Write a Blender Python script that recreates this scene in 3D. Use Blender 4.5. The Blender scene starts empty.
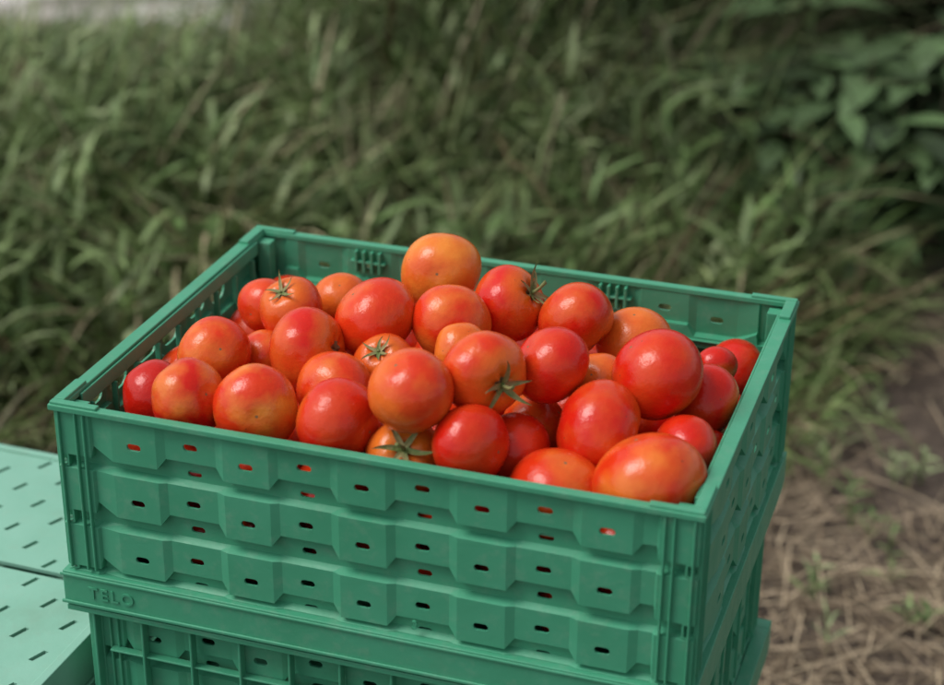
import bpy, numpy as np, math, random
from mathutils import Matrix, Vector
random.seed(4); RNG=np.random.RandomState(7)
sc=bpy.context.scene
Z0=0.848; B=0.226; PITCH=0.212
# ---------------- camera ----------------
yaw,pit,rol,F=0.3191,-0.4446,0.0083,1866.1
W,H=944,685
cyw,syw=math.cos(yaw),math.sin(yaw)
fw=np.array([-math.cos(pit)*syw,math.cos(pit)*cyw,math.sin(pit)])
r0=np.array([cyw,syw,0.]);u0=np.cross(r0,fw)
rt=r0*math.cos(rol)+u0*math.sin(rol); up=-r0*math.sin(rol)+u0*math.cos(rol)
o=np.array([.5262,-1.5148,.7712+Z0])
cam=bpy.data.cameras.new("camera");co=bpy.data.objects.new("camera",cam);sc.collection.objects.link(co)
co.matrix_world=Matrix(((rt[0],up[0],-fw[0],o[0]),(rt[1],up[1],-fw[1],o[1]),(rt[2],up[2],-fw[2],o[2]),(0,0,0,1)))
cam.sensor_width=36;cam.lens=36*F/W;cam.clip_start=.05;cam.clip_end=500
cam.dof.use_dof=True;cam.dof.focus_distance=1.74;cam.dof.aperture_fstop=3.5
sc.camera=co
def ray(px,py): return fw*F+rt*(px-W/2)+up*(H/2-py)
# ---------------- light ----------------
w=bpy.data.worlds.new("World");sc.world=w;w.use_nodes=True
nt=w.node_tree;bg=nt.nodes["Background"]
sky=nt.nodes.new("ShaderNodeTexSky");sky.sky_type='NISHITA';sky.sun_disc=False
SE,SA=math.radians(55),math.radians(-115)
sky.sun_elevation=SE;sky.sun_rotation=SA;sky.dust_density=3.
hs=nt.nodes.new("ShaderNodeHueSaturation");hs.inputs['Saturation'].default_value=.2
nt.links.new(sky.outputs[0],hs.inputs['Color']);nt.links.new(hs.outputs[0],bg.inputs[0])
bg.inputs[1].default_value=.15
sd=Vector((math.sin(SA)*math.cos(SE),math.cos(SA)*math.cos(SE),math.sin(SE)))
sl=bpy.data.lights.new("sun","SUN");sl.energy=1.8;sl.angle=math.radians(28);sl.color=(1,.96,.90)
so=bpy.data.objects.new("sun",sl);sc.collection.objects.link(so);so.rotation_euler=sd.to_track_quat('Z','Y').to_euler()
sc.view_settings.view_transform='Standard';sc.view_settings.look='None';sc.view_settings.exposure=0
# ---------------- material helpers ----------------
def newmat(n):
    m=bpy.data.materials.new(n);m.use_nodes=True
    return m,m.node_tree.nodes,m.node_tree.links,m.node_tree.nodes["Principled BSDF"]
def mix(N,L,fac,a,b,mode='MIX'):
    x=N.new("ShaderNodeMix");x.data_type='RGBA';x.blend_type=mode
    for i,v in ((0,fac),(6,a),(7,b)):
        if hasattr(v,'is_output') : L.new(v,x.inputs[i])
        elif isinstance(v,tuple): x.inputs[i].default_value=(*v,1) if len(v)==3 else v
        else: x.inputs[i].default_value=v
    return x.outputs[2]
def noise(N,L,co_,scale,det=4,rough=.6):
    n=N.new("ShaderNodeTexNoise");n.inputs['Scale'].default_value=scale;n.inputs['Detail'].default_value=det;n.inputs['Roughness'].default_value=rough
    if co_: L.new(co_,n.inputs['Vector'])
    return n.outputs['Fac']
def ramp(N,L,f,a,b,va=0.,vb=1.):
    r=N.new("ShaderNodeMapRange");r.inputs[1].default_value=a;r.inputs[2].default_value=b;r.inputs[3].default_value=va;r.inputs[4].default_value=vb
    L.new(f,r.inputs[0]);return r.outputs[0]
def plastic(name,c1,c2):
    m,N,L,P=newmat(name)
    tc=N.new("ShaderNodeTexCoord").outputs['Object']
    n1=ramp(N,L,noise(N,L,tc,9,5),.3,.7)
    c=mix(N,L,n1,c1,c2)
    n2=ramp(N,L,noise(N,L,tc,60,6,.7),.52,.75,0,.20);c=mix(N,L,n2,c,(.30,.38,.30))
    n3=ramp(N,L,noise(N,L,tc,6,8,.75),.54,.72,0,.20);c=mix(N,L,n3,c,(.16,.17,.11))
    L.new(c,P.inputs['Base Color'])
    L.new(ramp(N,L,noise(N,L,tc,30,5),.3,.7,.34,.55),P.inputs['Roughness'])
    bp=N.new("ShaderNodeBump");bp.inputs['Strength'].default_value=.15;bp.inputs['Distance'].default_value=.002
    L.new(noise(N,L,tc,120,3),bp.inputs['Height']);L.new(bp.outputs[0],P.inputs['Normal'])
    return m
M_green=plastic("green_plastic",(.048,.285,.158),(.064,.33,.195))
M_pale=plastic("pale_green_plastic",(.19,.43,.32),(.24,.49,.38))
# ---------------- crate ----------------
class MB:
    def __init__(s): s.v=[];s.f=[]
    def box(s,x0,x1,y0,y1,z0,z1):
        i=len(s.v);s.v+=[(x0,y0,z0),(x1,y0,z0),(x1,y1,z0),(x0,y1,z0),(x0,y0,z1),(x1,y0,z1),(x1,y1,z1),(x0,y1,z1)]
        s.f+=[tuple(i+k for k in q) for q in ((3,2,1,0),(4,5,6,7),(0,1,5,4),(1,2,6,5),(2,3,7,6),(3,0,4,7))]
    def obj(s,name,mat,parent=None):
        me=bpy.data.meshes.new(name);me.from_pydata(s.v,[],s.f);me.materials.append(mat);me.update()
        ob=bpy.data.objects.new(name,me);sc.collection.objects.link(ob)
        if parent: ob.parent=parent
        return ob
def pill(cx,cz,w,h,n=4):
    r=h/2;pts=[]
    for q,(sx,sz) in enumerate(((1,1),(-1,1),(-1,-1),(1,-1))):
        for k in range(n+1):
            a=q*math.pi/2+k*math.pi/2/n
            pts.append((cx+sx*(w/2-r)+r*math.cos(a),cz+r*math.sin(a)))
    return pts,n+1
def cell(mb,xf,s0,s1,zt0,zt1,zb0,zb1,d0,d1,hole):
    def P(s,z):
        t=(s-s0)/(s1-s0) if s1!=s0 else 0
        return xf(s,d0+(d1-d0)*t,z)
    c=[(s1,zt1),(s0,zt0),(s0,zb0),(s1,zb1)]
    i=len(mb.v);mb.v+=[P(*q) for q in c]
    if not hole: mb.f.append((i,i+1,i+2,i+3));return
    pts,m=pill(*hole);j=len(mb.v);mb.v+=[P(*q) for q in pts];n=len(pts)
    for q in range(4):
        for k in range(m-1): mb.f.append((i+q,j+q*m+k+1,j+q*m+k))
        mb.f.append((i+q,i+(q+1)%4,j+((q+1)*m)%n,j+q*m+m-1))
def band_wall(mb,xf,half,centers,D=0.,big=False,T=(-.006,-.064,-.124),bot=-.1735,holes=True):
    brk=[]
    for c in centers: brk+=[(c-.030,1),(c-.022,0),(c+.022,0),(c+.030,1)]
    # ends: recess then corner post
    brk=[(-half,0),(-half+.034,0),(-half+.036,1)]+brk[1:]+[(half-.036,1),(half-.034,0),(half,0)]
    brk=sorted(brk,key=lambda q:q[0])
    for b,t in enumerate(T):
        nx=T[b+1] if b+1<len(T) else bot
        for (s0,k0),(s1,k1) in zip(brk[:-1],brk[1:]):
            if s1-s0<1e-5: continue
            lo0=t-(.044,.033)[k0];lo1=t-(.044,.033)[k1]
            dd0=D+(0,.0028)[k0];dd1=D+(0,.0028)[k1];DS=D+.009
            hole=hl=None;w_=s1-s0;mid=(s0+s1)/2
            inpost=s1<=-half+.035 or s0>=half-.035
            if holes and not inpost and w_>.03:
                if k0==0 and k1==0:
                    hole=(mid,t-.026,.0138,.0070) if not(big and b<2) else (mid,t-.022,.034,.022)
                elif k0==1 and k1==1:
                    hole=(mid,t-.018,.0138,.0070) if not(big and b<2) else (mid,t-.017,.036,.016)
                    hl=(mid,t-.0475,.0138,.0068)
            cell(mb,xf,s0,s1,t,t,lo0,lo1,dd0,dd1,hole)
            # underside
            i=len(mb.v);mb.v+=[xf(s1,dd1,lo1),xf(s0,dd0,lo0),xf(s0,DS,lo0-.001),xf(s1,DS,lo1-.001)];mb.f.append((i,i+1,i+2,i+3))
            cell(mb,xf,s0,s1,lo0-.001,lo1-.001,nx+.0035,nx+.0035,DS,DS,hl)
            nd0=D+(0,.0028)[k0];nd1=D+(0,.0028)[k1]
            i=len(mb.v);mb.v+=[xf(s1,DS,nx+.0035),xf(s0,DS,nx+.0035),xf(s0,nd0,nx),xf(s1,nd1,nx)];mb.f.append((i,i+1,i+2,i+3))
def crate(name,z,lower,mat,letter=False):
    e=bpy.data.objects.new(name,None);sc.collection.objects.link(e);e.location=(0,0,z)
    D=.011 if lower else .0
    mb=MB()
    CL=[-.230+.109*k+.012 for k in range(5)];CS=[-.109,0,.109]
    hx=.296-D;hy=B-.004-D
    band_wall(mb,lambda s,d,z_:(s,-hy+d,z_),hx,CL)
    band_wall(mb,lambda s,d,z_:(-s,hy-d,z_),hx,CL)
    band_wall(mb,lambda s,d,z_:(hx-d,s,z_),hy,CS)
    band_wall(mb,lambda s,d,z_:(-hx+d,-s,z_),hy,CS,big=True)
    wo=mb.obj("walls",mat,e)
    # weld
    import bmesh
    bm=bmesh.new();bm.from_mesh(wo.data);bmesh.ops.remove_doubles(bm,verts=bm.verts,dist=.00005);bm.to_mesh(wo.data);bm.free()
    so_=wo.modifiers.new("thick","SOLIDIFY");so_.thickness=.0024;so_.offset=-1
    bv=wo.modifiers.new("bev","BEVEL");bv.width=.0009;bv.segments=2;bv.limit_method='ANGLE';bv.angle_limit=math.radians(40)
    fr=MB();b=B
    # rim ring
    t=.0100;ts=.0135
    fr.box(-.3,.3,-b,-b+t,-.0058,0);fr.box(-.3,.3,b-t,b,-.0058,0)
    fr.box(-.3,-.3+ts,-b+t,b-t,-.0065,-.0004);fr.box(.3-ts,.3,-b+t,b-t,-.0065,-.0004)
    # raised stacking tabs at corners + mid
    for sx in(-1,1):
        for sy in(-1,1):
            x0,x1=sorted((sx*.2985,sx*.252));y0,y1=sorted((sy*(b-.0015),sy*(b-t+.001)));fr.box(x0,x1,y0,y1,-.001,.0028)
            x0,x1=sorted((sx*.2985,sx*(.3-ts+.001)));y0,y1=sorted((sy*(b-t+.0006),sy*(b-.05)));fr.box(x0,x1,y0,y1,-.001,.0028)
            # inner corner gussets
            x0,x1=sorted((sx*.2865,sx*.272));y0,y1=sorted((sy*(b-.0135),sy*(b-.028)));fr.box(x0,x1,y0,y1,-.165,-.006)
            # ribs at the posts
            for xx in (.2655,.2735,.2905):
                x0,x1=sorted((sx*(xx-D),sx*(xx+.002-D)));y0,y1=sorted((sy*(b-.0008-D),sy*(b-.006-D)));
                fr.box(x0,x1,y0,y1,-.170,-.0062)
            for yy in(b-.034,b-.022,b-.010):
                y0,y1=sorted((sy*(yy-D),sy*(yy+.002-D)));x0,x1=sorted((sx*(.2992-D),sx*(.294-D)));
                fr.box(x0,x1,y0,y1,-.170,-.0068)
    # inner stiffening lip on the short sides
    for sx in(-1,1):
        x0,x1=sorted((sx*(.3-ts-.0005),sx*(.3-ts-.003)));fr.box(x0,x1,-b+.034,b-.034,-.018,-.003)
        for k in range(9):
            yy=-.176+k*.044;x0,x1=sorted((sx*.2875,sx*.281));fr.box(x0,x1,yy-.0012,yy+.0012,-.16,-.0185)
    # latch ribs inside the back long side
    for cx,dd in((-.1635,.0085),(.109,.0058)):
        for k in(-1.5,-.5,.5,1.5):
            fr.box(cx+k*.009-.0016,cx+k*.009+.0016,b-.016,b-dd,-.031,-.0062)
        fr.box(cx-.020,cx+.020,b-.0155,b-dd-.0003,-.0205,-.0175)
    for sy in(-1,1):
        y0,y1=sorted((sy*(b-.0148),sy*(b-.0190)));fr.box(-.262,.262,y0,y1,-.0535,-.0515)
    # base frame
    fr.box(-.301,.301,-b-.001,-b+.016,-.2095,-.174);fr.box(-.301,.301,b-.016,b+.001,-.2095,-.174)
    fr.box(-.301,-.285,-b+.016,b-.016,-.2095,-.174);fr.box(.285,.301,-b+.016,b-.016,-.2095,-.174)
    fr.box(-.303,.303,-b-.003,-b-.0011,-.1785,-.1755)
    fr.box(-.303,.303,-b-.0035,-b-.0011,-.2085,-.2050)
    fr.box(-.284,.284,-b+.017,b-.017,-.178,-.172)
    if lower:
        for k in range(12):
            xx=-.275+k*.05;
            for sy in(-1,1):
                y0,y1=sorted((sy*(b-.0035),sy*(b-.0145)));fr.box(xx-.0013,xx+.0013,y0,y1,-.172,-.0065)
        for zz in(-.048,-.11):
            fr.box(-.262,.262,-b+.006,-b+.0145,zz-.0012,zz+.0012)
    fo=fr.obj("frame",mat,e)
    bv=fo.modifiers.new("bev","BEVEL");bv.width=.0012;bv.segments=2;bv.limit_method='ANGLE'
    def txt(s,x,y,zz,size):
        cu=bpy.data.curves.new("lettering",'FONT');cu.body=s;cu.size=size;cu.extrude=.0009;cu.space_character=1.25;cu.offset=.0003
        ob=bpy.data.objects.new("lettering",cu);sc.collection.objects.link(ob);ob.parent=e;ob.location=(x,y,zz);ob.rotation_euler=(math.radians(90),0,0);cu.materials.append(mat)
    txt("TELO",-.275,-b-.0014,-.1985,.017)
    if not lower: txt("3",.045,-b+.0040,-.1655,.012)
    return e
for k in range(4): crate("plastic_crate" if k==0 else "plastic_crate.%03d"%k,Z0-k*PITCH,k>0,M_green)
# ---------------- folded crates at left ----------------
def folded(name,loc,rot,me=None):
    if me is None:
        mb=MB();D_=.245
        def panel(y0,y1):
            nx,ny=15,max(2,int((y1-y0)/.026));dx=.58/nx;dy=(y1-y0)/ny
            for i in range(nx):
                for j in range(ny):
                    a=-.29+i*dx;c=y0+j*dy
                    k=len(mb.v);mb.v+=[(a,c,0),(a+dx,c,0),(a+dx,c+dy,0),(a,c+dy,0)]
                    if (i+j)%2: mb.f.append((k,k+1,k+2,k+3));continue
                    q=[(.34,.16),(.48,.14),(.66,.80),(.52,.84)]
                    mb.v+=[(a+u*dx,c+v*dy,0) for u,v in q]
                    for m in range(4): mb.f.append((k+m,k+(m+1)%4,k+4+(m+1)%4,k+4+m))
        panel(-.234,.016);panel(.026,.234)
        me=bpy.data.meshes.new("panels");me.from_pydata(mb.v,[],mb.f);me.materials.append(M_pale)
        fr=MB();fr.box(-.3,.3,-D_,-D_+.01,-.048,.002);fr.box(-.3,.3,D_-.01,D_,-.048,.002)
        fr.box(-.3,-.29,-D_+.01,D_-.01,-.048,.0015);fr.box(.29,.3,-D_+.01,D_-.01,-.048,.0015)
        fr.box(-.289,.289,-D_+.011,D_-.011,-.03,-.02)
        for k in range(11): fr.box(-.28+k*.056-.001,-.28+k*.056+.001,-D_-.002,-D_+.001,-.044,-.004)
        me2=bpy.data.meshes.new("frame");me2.from_pydata(fr.v,[],fr.f);me2.materials.append(M_pale)
        me=(me,me2)
    e=bpy.data.objects.new(name,None);sc.collection.objects.link(e);e.location=loc;e.rotation_euler=(0,0,rot)
    a=bpy.data.objects.new("panels",me[0]);b_=bpy.data.objects.new("frame",me[1])
    for q in(a,b_):
        sc.collection.objects.link(q);q.parent=e
    s=a.modifiers.new("s","SOLIDIFY");s.thickness=.004;s.offset=-1
    v=b_.modifiers.new("b","BEVEL");v.width=.0015;v.segments=2
    return me
me=None
for k in range(11):
    me=folded("folded_plastic_crate" if k==0 else "folded_plastic_crate.%03d"%k,(-.609+.002*math.sin(k*2.),-.110+.003*math.cos(k*3.),.565-k*.0514),-.02+.006*math.sin(k*1.7),me)
# ---------------- tomatoes ----------------
m,N,L,P=newmat("tomato_skin");M_tom=m
tc=N.new("ShaderNodeTexCoord").outputs['Object'];oi=N.new("ShaderNodeObjectInfo")
off=N.new("ShaderNodeVectorMath");off.operation='ADD';L.new(tc,off.inputs[0])
cb=N.new("ShaderNodeCombineXYZ");mm=N.new("ShaderNodeMath");mm.operation='MULTIPLY';mm.inputs[1].default_value=37.;L.new(oi.outputs['Random'],mm.inputs[0]);L.new(mm.outputs[0],cb.inputs[0]);L.new(mm.outputs[0],cb.inputs[1]);L.new(cb.outputs[0],off.inputs[1])
V=off.outputs[0]
n1=ramp(N,L,noise(N,L,V,1.0,3,.5),.38,.64)
fa=N.new("ShaderNodeMath");fa.operation='MULTIPLY';L.new(n1,fa.inputs[0]);L.new(oi.outputs['Alpha'],fa.inputs[1])
c=mix(N,L,ramp(N,L,noise(N,L,V,1.5,2),.35,.65,0,.35),oi.outputs['Color'],(.50,.008,.003))
c=mix(N,L,fa.outputs[0],c,(.76,.23,.03))
sep=N.new("ShaderNodeSeparateXYZ");L.new(tc,sep.inputs[0])
sh=ramp(N,L,sep.outputs[2],.40,.85,0,.75)
c=mix(N,L,sh,c,(.66,.16,.015))
st=ramp(N,L,noise(N,L,V,34,3,.6),.60,.74,0,.14);c=mix(N,L,st,c,(.8,.2,.05))
vo=N.new("ShaderNodeTexVoronoi");vo.inputs['Scale'].default_value=2.2;L.new(V,vo.inputs['Vector'])
sp=ramp(N,L,vo.outputs['Distance'],.045,.028);c=mix(N,L,sp,c,(.10,.05,.02))
L.new(c,P.inputs['Base Color'])
L.new(ramp(N,L,noise(N,L,V,5,4),.3,.7,.14,.30),P.inputs['Roughness'])
P.inputs['Specular IOR Level'].default_value=.36
bp=N.new("ShaderNodeBump");bp.inputs['Strength'].default_value=.09;bp.inputs['Distance'].default_value=.01
L.new(noise(N,L,V,5,3),bp.inputs['Height']);L.new(bp.outputs[0],P.inputs['Normal'])
ms,N,L,P=newmat("dry_scar");P.inputs['Base Color'].default_value=(.22,.12,.05,1);P.inputs['Roughness'].default_value=.8
mc,N,L,P=newmat("calyx_green");M_cal=mc
tc=N.new("ShaderNodeTexCoord").outputs['Object']
L.new(mix(N,L,ramp(N,L,noise(N,L,tc,3),.4,.6),(.10,.15,.035),(.26,.22,.09)),P.inputs['Base Color']);P.inputs['Roughness'].default_value=.7
def tom_mesh(seed):
    r=np.random.RandomState(seed);nu,nv=56,36
    k=r.choice([4,5,6]);ph=r.rand()*6.28;zs=.83+.08*r.rand();am=.012+.024*r.rand();p2=r.rand()*6.28
    vs=[];fs=[]
    ths=[math.pi*j/nv for j in range(nv)]+[math.pi-.028,math.pi];nv=len(ths)-1
    for th in ths:
        for i in range(nu):
            a=2*math.pi*i/nu
            R=1+am*math.cos(k*a+ph)*math.sin(th)**1.2*(.6+.4*math.cos(th))+.025*math.cos(2*a+p2)*math.sin(th)+.015*math.cos(3*a+p2*2)*math.sin(th)
            x=R*max(0,math.sin(th))**.94;z=zs*math.cos(th)
            z-=.17*math.exp(-(th/.33)**2)*(1+.25*math.cos(k*a+ph));z+=.035*math.exp(-((math.pi-th)/.2)**2)
            vs.append((x*math.cos(a),x*math.sin(a),z))
    for j in range(nv):
        for i in range(nu):
            i2=(i+1)%nu;fs.append((j*nu+i,(j+1)*nu+i,(j+1)*nu+i2,j*nu+i2))
    me=bpy.data.meshes.new("tomato");me.from_pydata(vs,[],fs);me.materials.append(M_tom);me.materials.append(ms)
    for p in me.polygons:
        p.use_smooth=True
        if p.index<nu*2 or p.index>=nu*(nv-1): p.material_index=1
    me.update();return me,zs
TM=[tom_mesh(s) for s in range(7)]
def calyx_mesh(seed,stem):
    r=random.Random(seed);mb=MB();n=r.choice([5,6,6])
    for q in range(n):
        a=q*2*math.pi/n+r.uniform(-.2,.2);Ln=r.uniform(.5,.85);pr=[]
        lift=r.uniform(.2,1.0);tw=r.uniform(-.5,.5)
        for s in range(7):
            t=s/6;rad=.05+Ln*t;wd=.085*math.sin(math.pi*min(1,.25+.75*t))**.8*(1-t*.5)+.004
            z=.04-.02*t+lift*t*t*.5+ .05*math.sin(3*t);aa=a+tw*t*t*.6
            c_=(rad*math.cos(aa),rad*math.sin(aa));pn=(-math.sin(aa),math.cos(aa))
            pr.append([(c_[0]+pn[0]*wd*m_,c_[1]+pn[1]*wd*m_,z+abs(m_)*.025) for m_ in(-1,0,1)])
        for s in range(6):
            for m_ in(0,1):
                i=len(mb.v);mb.v+=[pr[s][m_],pr[s][m_+1],pr[s+1][m_+1],pr[s+1][m_]];mb.f.append((i,i+1,i+2,i+3))
    # stem
    pts=[(0,0,0),(0.01,0,.15),(.05,.02,.32),(.14,.04,.48)] if stem else [(0,0,0),(0,0,.05),(.01,0,.09),(.02,0,.12)]
    base=len(mb.v)
    for j,pnt in enumerate(pts):
        rr=(.07,.05,.045,.055)[j]
        for i in range(8): a=i*math.pi/4;mb.v.append((pnt[0]+rr*math.cos(a),pnt[1]+rr*math.sin(a),pnt[2]))
    for j in range(3):
        for i in range(8): i2=(i+1)%8;mb.f.append((base+j*8+i,base+j*8+i2,base+(j+1)*8+i2,base+(j+1)*8+i))
    mb.f.append(tuple(base+24+i for i in range(8)))
    me=bpy.data.meshes.new("calyx");me.from_pydata(mb.v,[],mb.f);me.materials.append(M_cal)
    for p in me.polygons:p.use_smooth=True
    return me
RED=(.62,.014,.005);RD2=(.50,.010,.004);ORR=(.68,.040,.007);ORG=(.72,.14,.018)
T=[(441,272,38,.035,ORG,1.,(.1,.1,-1),0),(266,306,27,.0,ORR,.2,None,0),(291,309,31,.012,ORR,.3,(-.3,.6,.7),1),(341,299,26,.0,ORG,.2,None,0),
(375,319,41,.035,ORR,.4,None,0),(309,352,42,.03,RED,.35,None,0),(452,324,38,.03,ORR,.6,None,0),(509,304,36,.03,RED,.4,(.75,.35,.55),2),
(577,320,37,.02,RED,.35,None,0),(215,354,35,.0,ORR,.7,None,0),(264,358,28,-.02,ORR,.6,None,0),(190,398,37,.0,RED,.65,None,0),
(158,396,34,-.015,RD2,.0,None,0),(254,408,41,'f',ORR,1.,None,0),(337,422,42,'f',RED,.15,None,0),(335,390,38,.005,ORR,.5,None,0),
(384,364,30,.005,RED,.3,(-.2,.5,.8),1),(411,391,42,.045,ORR,.5,None,0),(484,375,42,.05,ORR,.5,(.55,-.36,.75),2),(463,352,28,.02,ORG,.5,None,0),
(551,365,38,.04,RED,.2,None,0),(657,375,45,.03,RED,.2,None,0),(634,342,36,.0,ORG,.5,None,0),(719,402,35,.005,RED,.2,None,0),
(716,366,20,-.03,RED,0,None,0),(597,384,30,.005,ORG,.4,None,0),(598,433,48,.012,RED,.3,None,0),(471,446,40,'f',RED,.15,None,0),
(512,450,38,-.01,RED,.1,None,0),(534,428,34,-.01,ORR,.5,None,0),(404,458,38,'f',ORG,.9,(.0,.35,.94),2),(557,493,47,'f',ORR,.5,None,0),
(651,482,53,'f',ORR,.6,None,0),(684,450,35,-.012,RED,.1,None,0),(718,450,20,-.035,RED,.1,None,0)]
C=[];R=[]
for t in T:
    d=ray(t[0],t[1])
    if t[3]=='f':
        y=-B+.014+.040
        for _ in range(4):
            k=(y-o[1])/d[1];y=-B+.0145+min(.052,t[2]*k*1.03)
    else: k=(t[3]+Z0-o[2])/d[2]
    C.append(o+d*k);R.append(min(.052,t[2]*k*1.03))
nv=len(C)
for zz in(-.135,-.075):
    for i in range(8):
        for j in range(6):
            C.append(np.array([-.245+i*.07+RNG.randn()*.005+(.01 if zz<-.1 else -.0),-.18+j*.072+RNG.randn()*.005,Z0+zz]));R.append(.036)
C=np.array(C);R=np.array(R);C0=C.copy()
n=len(C)
for it in range(500):
    d=C[:,None]-C[None];ds=np.linalg.norm(d,axis=2)+1e-9
    ov=(R[:,None]+R[None])*.95-ds;np.fill_diagonal(ov,0);ov=np.clip(ov,0,None)
    wgt=np.ones((n,n))*.5;wgt[:nv,nv:]=.02;wgt[nv:,:nv]=.98
    C=C+.5*np.sum(d/ds[...,None]*(ov*wgt)[...,None],axis=1)
    rd=C0[:nv]-o;rd/=np.linalg.norm(rd,axis=1)[:,None]
    e=C[:nv]-C0[:nv];al=np.sum(e*rd,1)[:,None]*rd;perp=e-al
    C[:nv]-=perp*.3+al*.02
    C[:,0]=np.clip(C[:,0],-.285+R,.285-R)
    C[:,1]=np.clip(C[:,1],-B+.0145+R,B-.0145-R)
    C[:,2]=np.maximum(C[:,2],Z0-.170+R*.9);C[nv:,2]=np.minimum(C[nv:,2],Z0-.052)
for i in range(n):
    me,zs=TM[i%7]
    ob=bpy.data.objects.new("tomato" if i==0 else "tomato.%03d"%i,me);sc.collection.objects.link(ob)
    ob.location=C[i];ob.scale=(R[i]*1.03,)*3
    if i<nv and T[i][6]: q=T[i][6];dv=rt*q[0]+up*q[1]-fw*q[2]
    else:
        dv=np.array([RNG.randn()*1.,RNG.randn()*.5+.4,-.5+RNG.randn()*.5])
    ob.rotation_mode='QUATERNION';qq=Vector(dv).to_track_quat('Z','Y')
    ob.rotation_quaternion=qq@Matrix.Rotation(RNG.rand()*6.28,3,'Z').to_quaternion()
    if i<nv: ob.color=(*T[i][4],T[i][5])
    else: ob.color=(*RED,.2)
    if i<nv and T[i][7]:
        cm=bpy.data.objects.new("calyx",calyx_mesh(i,T[i][7]==2));sc.collection.objects.link(cm);cm.parent=ob;cm.location=(0,0,zs-.15)
        if T[i][7]==1: cm.scale=(.75,.75,.75)
# ---------------- ground ----------------
cam2=np.array([o[0],o[1],0.])
RU=r0;RV=np.array([-syw,cyw,0.])
def uv(u,v): return cam2+np.outer(np.atleast_1d(u),RU)+np.outer(np.atleast_1d(v),RV)
m,N,L,P=newmat("soil");M_soil=m
tc=N.new("ShaderNodeTexCoord").outputs['Object']
c=mix(N,L,ramp(N,L,noise(N,L,tc,3.5,6),.38,.62),(.070,.048,.036),(.16,.12,.09))
c=mix(N,L,ramp(N,L,noise(N,L,tc,45,6,.75),.45,.68,0,.7),c,(.26,.20,.15))
c=mix(N,L,ramp(N,L,noise(N,L,tc,18,6,.75),.50,.66,0,.7),c,(.040,.028,.022))
L.new(c,P.inputs['Base Color']);P.inputs['Roughness'].default_value=.95
bp=N.new("ShaderNodeBump");bp.inputs['Strength'].default_value=1.;bp.inputs['Distance'].default_value=.05
L.new(noise(N,L,tc,16,8,.7),bp.inputs['Height']);L.new(bp.outputs[0],P.inputs['Normal'])
def bank(u,v): return 0.10*np.clip((v-5.2)/2,0,6)*np.clip((u+.5)*2,0,1)+.015*np.sin(u*5+v*3)*np.clip(v-2.5,0,1)
gu=np.concatenate([np.linspace(-60,-5,12),np.linspace(-4.8,4.8,97),np.linspace(5,60,12)])
gv=np.concatenate([np.linspace(-20,.5,6),np.linspace(.6,10,95),np.linspace(10.5,90,14)])
UU,VV=np.meshgrid(gu,gv);G=uv(UU.ravel(),VV.ravel());G[:,2]=bank(UU.ravel(),np.minimum(VV.ravel(),12.))
nu_=len(gu);fs=[(j*nu_+i,j*nu_+i+1,(j+1)*nu_+i+1,(j+1)*nu_+i) for j in range(len(gv)-1) for i in range(nu_-1)]
me=bpy.data.meshes.new("ground");me.from_pydata(G.tolist(),[],fs);me.materials.append(M_soil)
for p in me.polygons:p.use_smooth=True
g=bpy.data.objects.new("ground",me);sc.collection.objects.link(g)
# ---------------- vegetation ----------------
def foliage_mat(name,rough=.6,spec=.25):
    m,N,L,P=newmat(name)
    at=N.new("ShaderNodeAttribute");at.attribute_name="col"
    L.new(at.outputs['Color'],P.inputs['Base Color']);P.inputs['Roughness'].default_value=rough;P.inputs['Specular IOR Level'].default_value=spec
    return m
M_gr=foliage_mat("grass_blades");M_lf=foliage_mat("leaves",.5,.3);M_st=foliage_mat("dry_straw",.8,.1)
def strips(name,base,az,Ln,tilt,curl,wid,prof,col,mat,fold=0.,roll=None):
    n=len(base);S=len(prof)-1;az=np.asarray(az)
    hd=np.stack([np.cos(az),np.sin(az),np.zeros(n)],1);sd_=np.stack([-np.sin(az),np.cos(az),np.zeros(n)],1)
    p=base.copy();cols=3 if fold else 2
    VV_=np.zeros((n,S+1,cols,3));a=tilt.copy()
    for s in range(S+1):
        nrm=-(np.cos(a)[:,None]*hd)+np.sin(a)[:,None]*np.array([0,0,1.])
        side=sd_ if roll is None else sd_*np.cos(roll)[:,None]+nrm*np.sin(roll)[:,None]
        wv=(wid*prof[s])[:,None]*side*.5
        VV_[:,s,0]=p-wv;VV_[:,s,-1]=p+wv
        if fold: VV_[:,s,1]=p-nrm*(wid*prof[s]*fold)[:,None]
        p=p+(Ln/S)[:,None]*(np.sin(a)[:,None]*hd+np.cos(a)[:,None]*np.array([0,0,1.]));a=a+curl/S
    nvp=(S+1)*cols;q=[]
    for s in range(S):
        for c_ in range(cols-1): q.append([s*cols+c_,s*cols+c_+1,(s+1)*cols+c_+1,(s+1)*cols+c_])
    q=np.array(q);Fc=(q[None]+(np.arange(n)*nvp)[:,None,None]).reshape(-1,4)
    me=bpy.data.meshes.new(name);me.vertices.add(n*nvp);me.vertices.foreach_set("co",VV_.astype(np.float32).ravel())
    me.loops.add(Fc.size);me.loops.foreach_set("vertex_index",Fc.ravel().astype(np.int32))
    me.polygons.add(len(Fc));me.polygons.foreach_set("loop_start",(np.arange(len(Fc))*4).astype(np.int32));me.polygons.foreach_set("loop_total",np.full(len(Fc),4,np.int32))
    me.polygons.foreach_set("use_smooth",np.ones(len(Fc),bool))
    ca=me.color_attributes.new("col",'FLOAT_COLOR','POINT')
    cc=np.ones((n,nvp,4),np.float32);cc[:,:,:3]=col[:,None,:];ca.data.foreach_set("color",cc.ravel())
    me.materials.append(mat);me.update();me.validate()
    ob=bpy.data.objects.new(name,me);sc.collection.objects.link(ob);return ob
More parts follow.
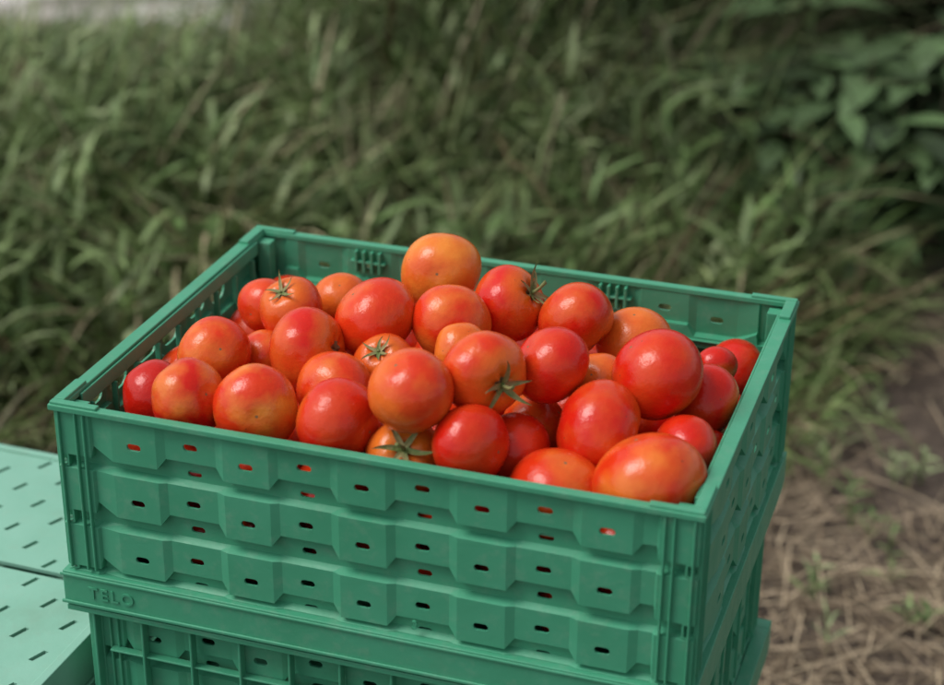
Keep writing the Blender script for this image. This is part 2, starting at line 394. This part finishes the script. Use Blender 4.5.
def pick(pal,n,wts):
    pal=np.array(pal);i=RNG.choice(len(pal),n,p=np.array(wts)/sum(wts));return pal[i]*(.65+.7*RNG.rand(n,1))
GP=[(.080,.135,.038),(.15,.215,.072),(.27,.33,.14),(.38,.33,.20),(.20,.14,.08)]
def vlim(u): # front edge of the grass as a function of u
    return np.interp(u,[-3,-1.2,-.6,.2,.65,.9,1.2,3],[2.75,2.85,3.0,3.1,3.2,3.75,4.4,5.2])
def vback(u): return np.interp(u,[-3,-1.3,-.52,-.45,3],[5.2,5.2,5.2,8.,8.])
def hcap(u,v): # grass gets short towards the pale track
    return np.where(u<-.4,np.clip(1.58-.285*v,.07,1.),1.)
def field(n,vmax,pad=0):
    v=2.4+(vmax-2.4)*RNG.rand(n*3);u=(RNG.rand(n*3)*2-1)*(v*.29+.35)
    lim=vlim(u)+.12*np.sin(u*9)+.1*np.sin(u*23)
    k=(v>lim+pad)&(v<vback(u))&~((u>.56)&(v>3.6)&(RNG.rand(n*3)<.85));return u[k][:n],v[k][:n]
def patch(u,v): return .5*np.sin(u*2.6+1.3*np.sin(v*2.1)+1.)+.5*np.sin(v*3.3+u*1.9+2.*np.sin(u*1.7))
def bright(u,v):  # patchy tone, with shadow pockets and back-right shade painted into foliage colour
    shade_dk=np.clip((u+.5)/.7,0,1)*np.clip((v-3.4)/1.1,0,1)
    return (1.04+.42*patch(u,v))*(1-.75*shade_dk)
tu,tv=field(1300,7.6);nt_=len(tu);NB=36000
ti_=RNG.randint(0,nt_,NB);rr=.12*np.sqrt(RNG.rand(NB));aa=RNG.rand(NB)*6.28
u=tu[ti_]+rr*np.cos(aa);v=tv[ti_]+rr*np.sin(aa);n=len(u)
tl=.5+.95*RNG.rand(nt_);tcl=RNG.choice(len(GP),nt_,p=[.32,.34,.18,.09,.07]);tbr=.5+.85*RNG.rand(nt_)
base=uv(u,v);base[:,2]=bank(u,v)
lim=vlim(u);mxh=np.interp(u,[-1.4,-.4],[.36,.60])
hh=np.minimum(np.clip(.14+.28*(v-lim),.14,mxh)*tl[ti_]*(.6+.7*RNG.rand(n)),hcap(u,v))
gp=np.array(GP);mixm=(RNG.rand(n)<.6)[:,None]
col=np.where(mixm,gp[tcl[ti_]]*(.7+.6*RNG.rand(n,1)),pick(GP,n,[3,4,2.2,1.,.8]))
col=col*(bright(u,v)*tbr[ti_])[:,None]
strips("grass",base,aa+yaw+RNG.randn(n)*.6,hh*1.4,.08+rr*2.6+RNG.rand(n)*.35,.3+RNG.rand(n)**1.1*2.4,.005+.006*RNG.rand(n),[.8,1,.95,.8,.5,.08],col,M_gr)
# thin seed stems rising from the grass
u,v=field(300,6.5,.2);k=v<5.6;u=u[k];v=v[k];n=len(u);base=uv(u,v);base[:,2]=bank(u,v)
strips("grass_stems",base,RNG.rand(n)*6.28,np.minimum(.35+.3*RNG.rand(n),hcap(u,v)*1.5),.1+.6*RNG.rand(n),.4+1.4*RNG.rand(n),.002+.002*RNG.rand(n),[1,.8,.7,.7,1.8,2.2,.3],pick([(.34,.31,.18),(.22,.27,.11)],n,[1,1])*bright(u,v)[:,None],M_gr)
# dead grass near the edge
u,v=field(9000,6.);k=(v-vlim(u))<.7;u=u[k];v=v[k];n=len(u);base=uv(u,v-.1);base[:,2]=bank(u,v)+.01
strips("dry_grass",base,RNG.rand(n)*6.28,.12+.22*RNG.rand(n),.7+RNG.rand(n)*.8,RNG.rand(n)*.9,.003+.004*RNG.rand(n),[.8,1,.8,.5,.1],pick([(.36,.29,.18),(.22,.16,.10),(.18,.24,.08)],n,[1,1,1.4]),M_st)
def weeds(name,us,vs,hs_,leafL,leafW,pal,nl,mat=M_lf,shade=True):
    bb=[];az=[];ln=[];ti=[];cu=[];wi=[];cc=[]
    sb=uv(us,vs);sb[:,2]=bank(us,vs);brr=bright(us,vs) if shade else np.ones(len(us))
    sa=RNG.rand(len(us))*6.28;stl=RNG.rand(len(us))*.35
    for i in range(len(us)):
        pc=pick(pal,1,[1]*len(pal))[0]*brr[i]
        for k in range(nl):
            t=.15+.85*(k+RNG.rand())/nl
            a=stl[i]
            p=sb[i]+hs_[i]*t*np.array([math.sin(a)*math.cos(sa[i]),math.sin(a)*math.sin(sa[i]),math.cos(a)])
            bb.append(p);az.append(k*2.4+RNG.rand()*.8);ln.append(leafL*(.6+.7*RNG.rand())*(1.1-.5*t));ti.append(.4+.6*RNG.rand());cu.append(.3+1.1*RNG.rand());wi.append(leafW*(.7+.6*RNG.rand()));cc.append(pc*(.8+.4*RNG.rand()))
    A=np.array
    bb=A(bb);e=strips(name,bb,A(az),A(ln),A(ti),A(cu),A(wi),[.12,.6,.95,1,.75,.4,.05],A(cc),mat,fold=.12,roll=(RNG.rand(len(bb))-.5)*.8)
    s=strips("stalks",sb,sa,hs_*1.02,stl,np.zeros(len(us)),np.full(len(us),.006),[1,1,.8,.5],pick(pal,len(us),[1]*len(pal))*brr[:,None],mat);s.parent=e
    return e
WP=[(.095,.155,.05),(.15,.21,.08),(.21,.26,.125)]
u,v=field(560,7.5,.15);mxh=np.interp(u,[-1.4,-.4],[.42,.75]);weeds("weeds",u,v,np.minimum(np.minimum(np.clip(.2+.25*(v-vlim(u)),.2,.75),mxh)*(.8+.5*RNG.rand(len(u))),hcap(u,v)),.19,.014,WP,14)
u,v=field(400,7.,.1);k=u<.3;u=u[k];v=v[k];weeds("weeds.001",u,v,np.minimum(np.clip(.15+.2*(v-vlim(u)),.15,.45)*(.8+.5*RNG.rand(len(u))),hcap(u,v)),.08,.024,WP,12)
# dark shrub mass behind (right half)
n=480;u=-.25+2.9*RNG.rand(n);v=5.0+1.8*RNG.rand(n)-.45*np.clip(u-.3,0,2)
weeds("dark_shrub",u,v,.6+.8*RNG.rand(n),.14,.045,[(.028,.042,.018),(.040,.062,.025),(.075,.058,.038)],26,shade=False)
# leafy shrub with big pinnate leaves, right
bb=[];az=[];ln=[];ti=[];cu=[];wi=[];cc=[];stb=[];sth=[];saz=[];stt=[]
NS=34
for i in range(NS):
    uu=.70+.44*RNG.rand();vv=3.75+.5*RNG.rand();hgt=.12+.40*RNG.rand()
    root=uv(uu,vv)[0];a0=RNG.rand()*6.28
    stb.append(root);sth.append(hgt*1.1);saz.append(a0);stt.append(.12)
    for f in range(4):
        z=hgt*(.45+.55*f/3);aa_=a0+f*2.4;rl=.10+.1*RNG.rand()
        for q in range(5):
            t=(q//2)/2.;side=(-1 if q%2 else 1)*(.9) if q<4 else 0
            p=root+np.array([math.cos(aa_),math.sin(aa_),0])*(.04+rl*(t if q<4 else 1.))+np.array([0,0,z])
            bb.append(p);az.append(aa_+side);ln.append(.11+.06*RNG.rand());ti.append(1.2+.3*RNG.rand());cu.append(.5+.7*RNG.rand());wi.append(.050+.02*RNG.rand());cc.append(np.array((.095,.16,.065))*(.25+1.0*RNG.rand()))
A=np.array;lf=strips("leafy_shrub",A(bb),A(az),A(ln),A(ti),A(cu),A(wi),[.1,.65,.95,1,.8,.45,.04],A(cc),M_lf,fold=.1)
s=strips("stems",A(stb),A(saz),A(sth),A(stt),np.zeros(NS),np.full(NS,.009),[1,1,.8,.6],np.tile(A([[.06,.06,.03]]),(NS,1)),M_lf);s.parent=lf
# straw on the path
n=17000;v=1.8+3.*RNG.rand(n);u=-.1+2.*RNG.rand(n);k=(v<vlim(u)+.3)&(np.sin(u*6+v*4)+np.sin(v*7-u*3)+RNG.randn(n)*.7+(3.1-v)*1.3>.35);u=u[k];v=v[k];n=len(u);base=uv(u,v);base[:,2]=.006+.022*RNG.rand(n)
strips("straw",base,RNG.rand(n)*6.28,.03+.19*RNG.rand(n)**1.5,1.45+.14*RNG.rand(n),(RNG.rand(n)-.4)*.25,.0015+.0028*RNG.rand(n),[.8,1,.9,.5],pick([(.46,.37,.25),(.30,.235,.16),(.16,.12,.08)],n,[1,1.4,1.2]),M_st)
# sparse green sprouts on the path
u=.45+.8*RNG.rand(60);v=2.3+1.0*RNG.rand(60);weeds("sprouts",u,v,.03+.05*RNG.rand(60),.05,.006,WP,7)
# pale track far behind on the left
m,N,L,P=newmat("pale_gravel");tc=N.new("ShaderNodeTexCoord").outputs['Object']
L.new(mix(N,L,ramp(N,L,noise(N,L,tc,2.2,4),.42,.56),(.18,.17,.13),(.80,.75,.73)),P.inputs['Base Color'])
mb=MB();pu=[-3.4,-2.4,-1.6,-.48];
for a in pu: 
    for vv in(5.25,9.5):
        q=uv(a,vv)[0];q[2]=.03;mb.v.append(tuple(q))
for i in range(3): mb.f.append((i*2,i*2+2,i*2+3,i*2+1))
mb.obj("gravel_path",m)
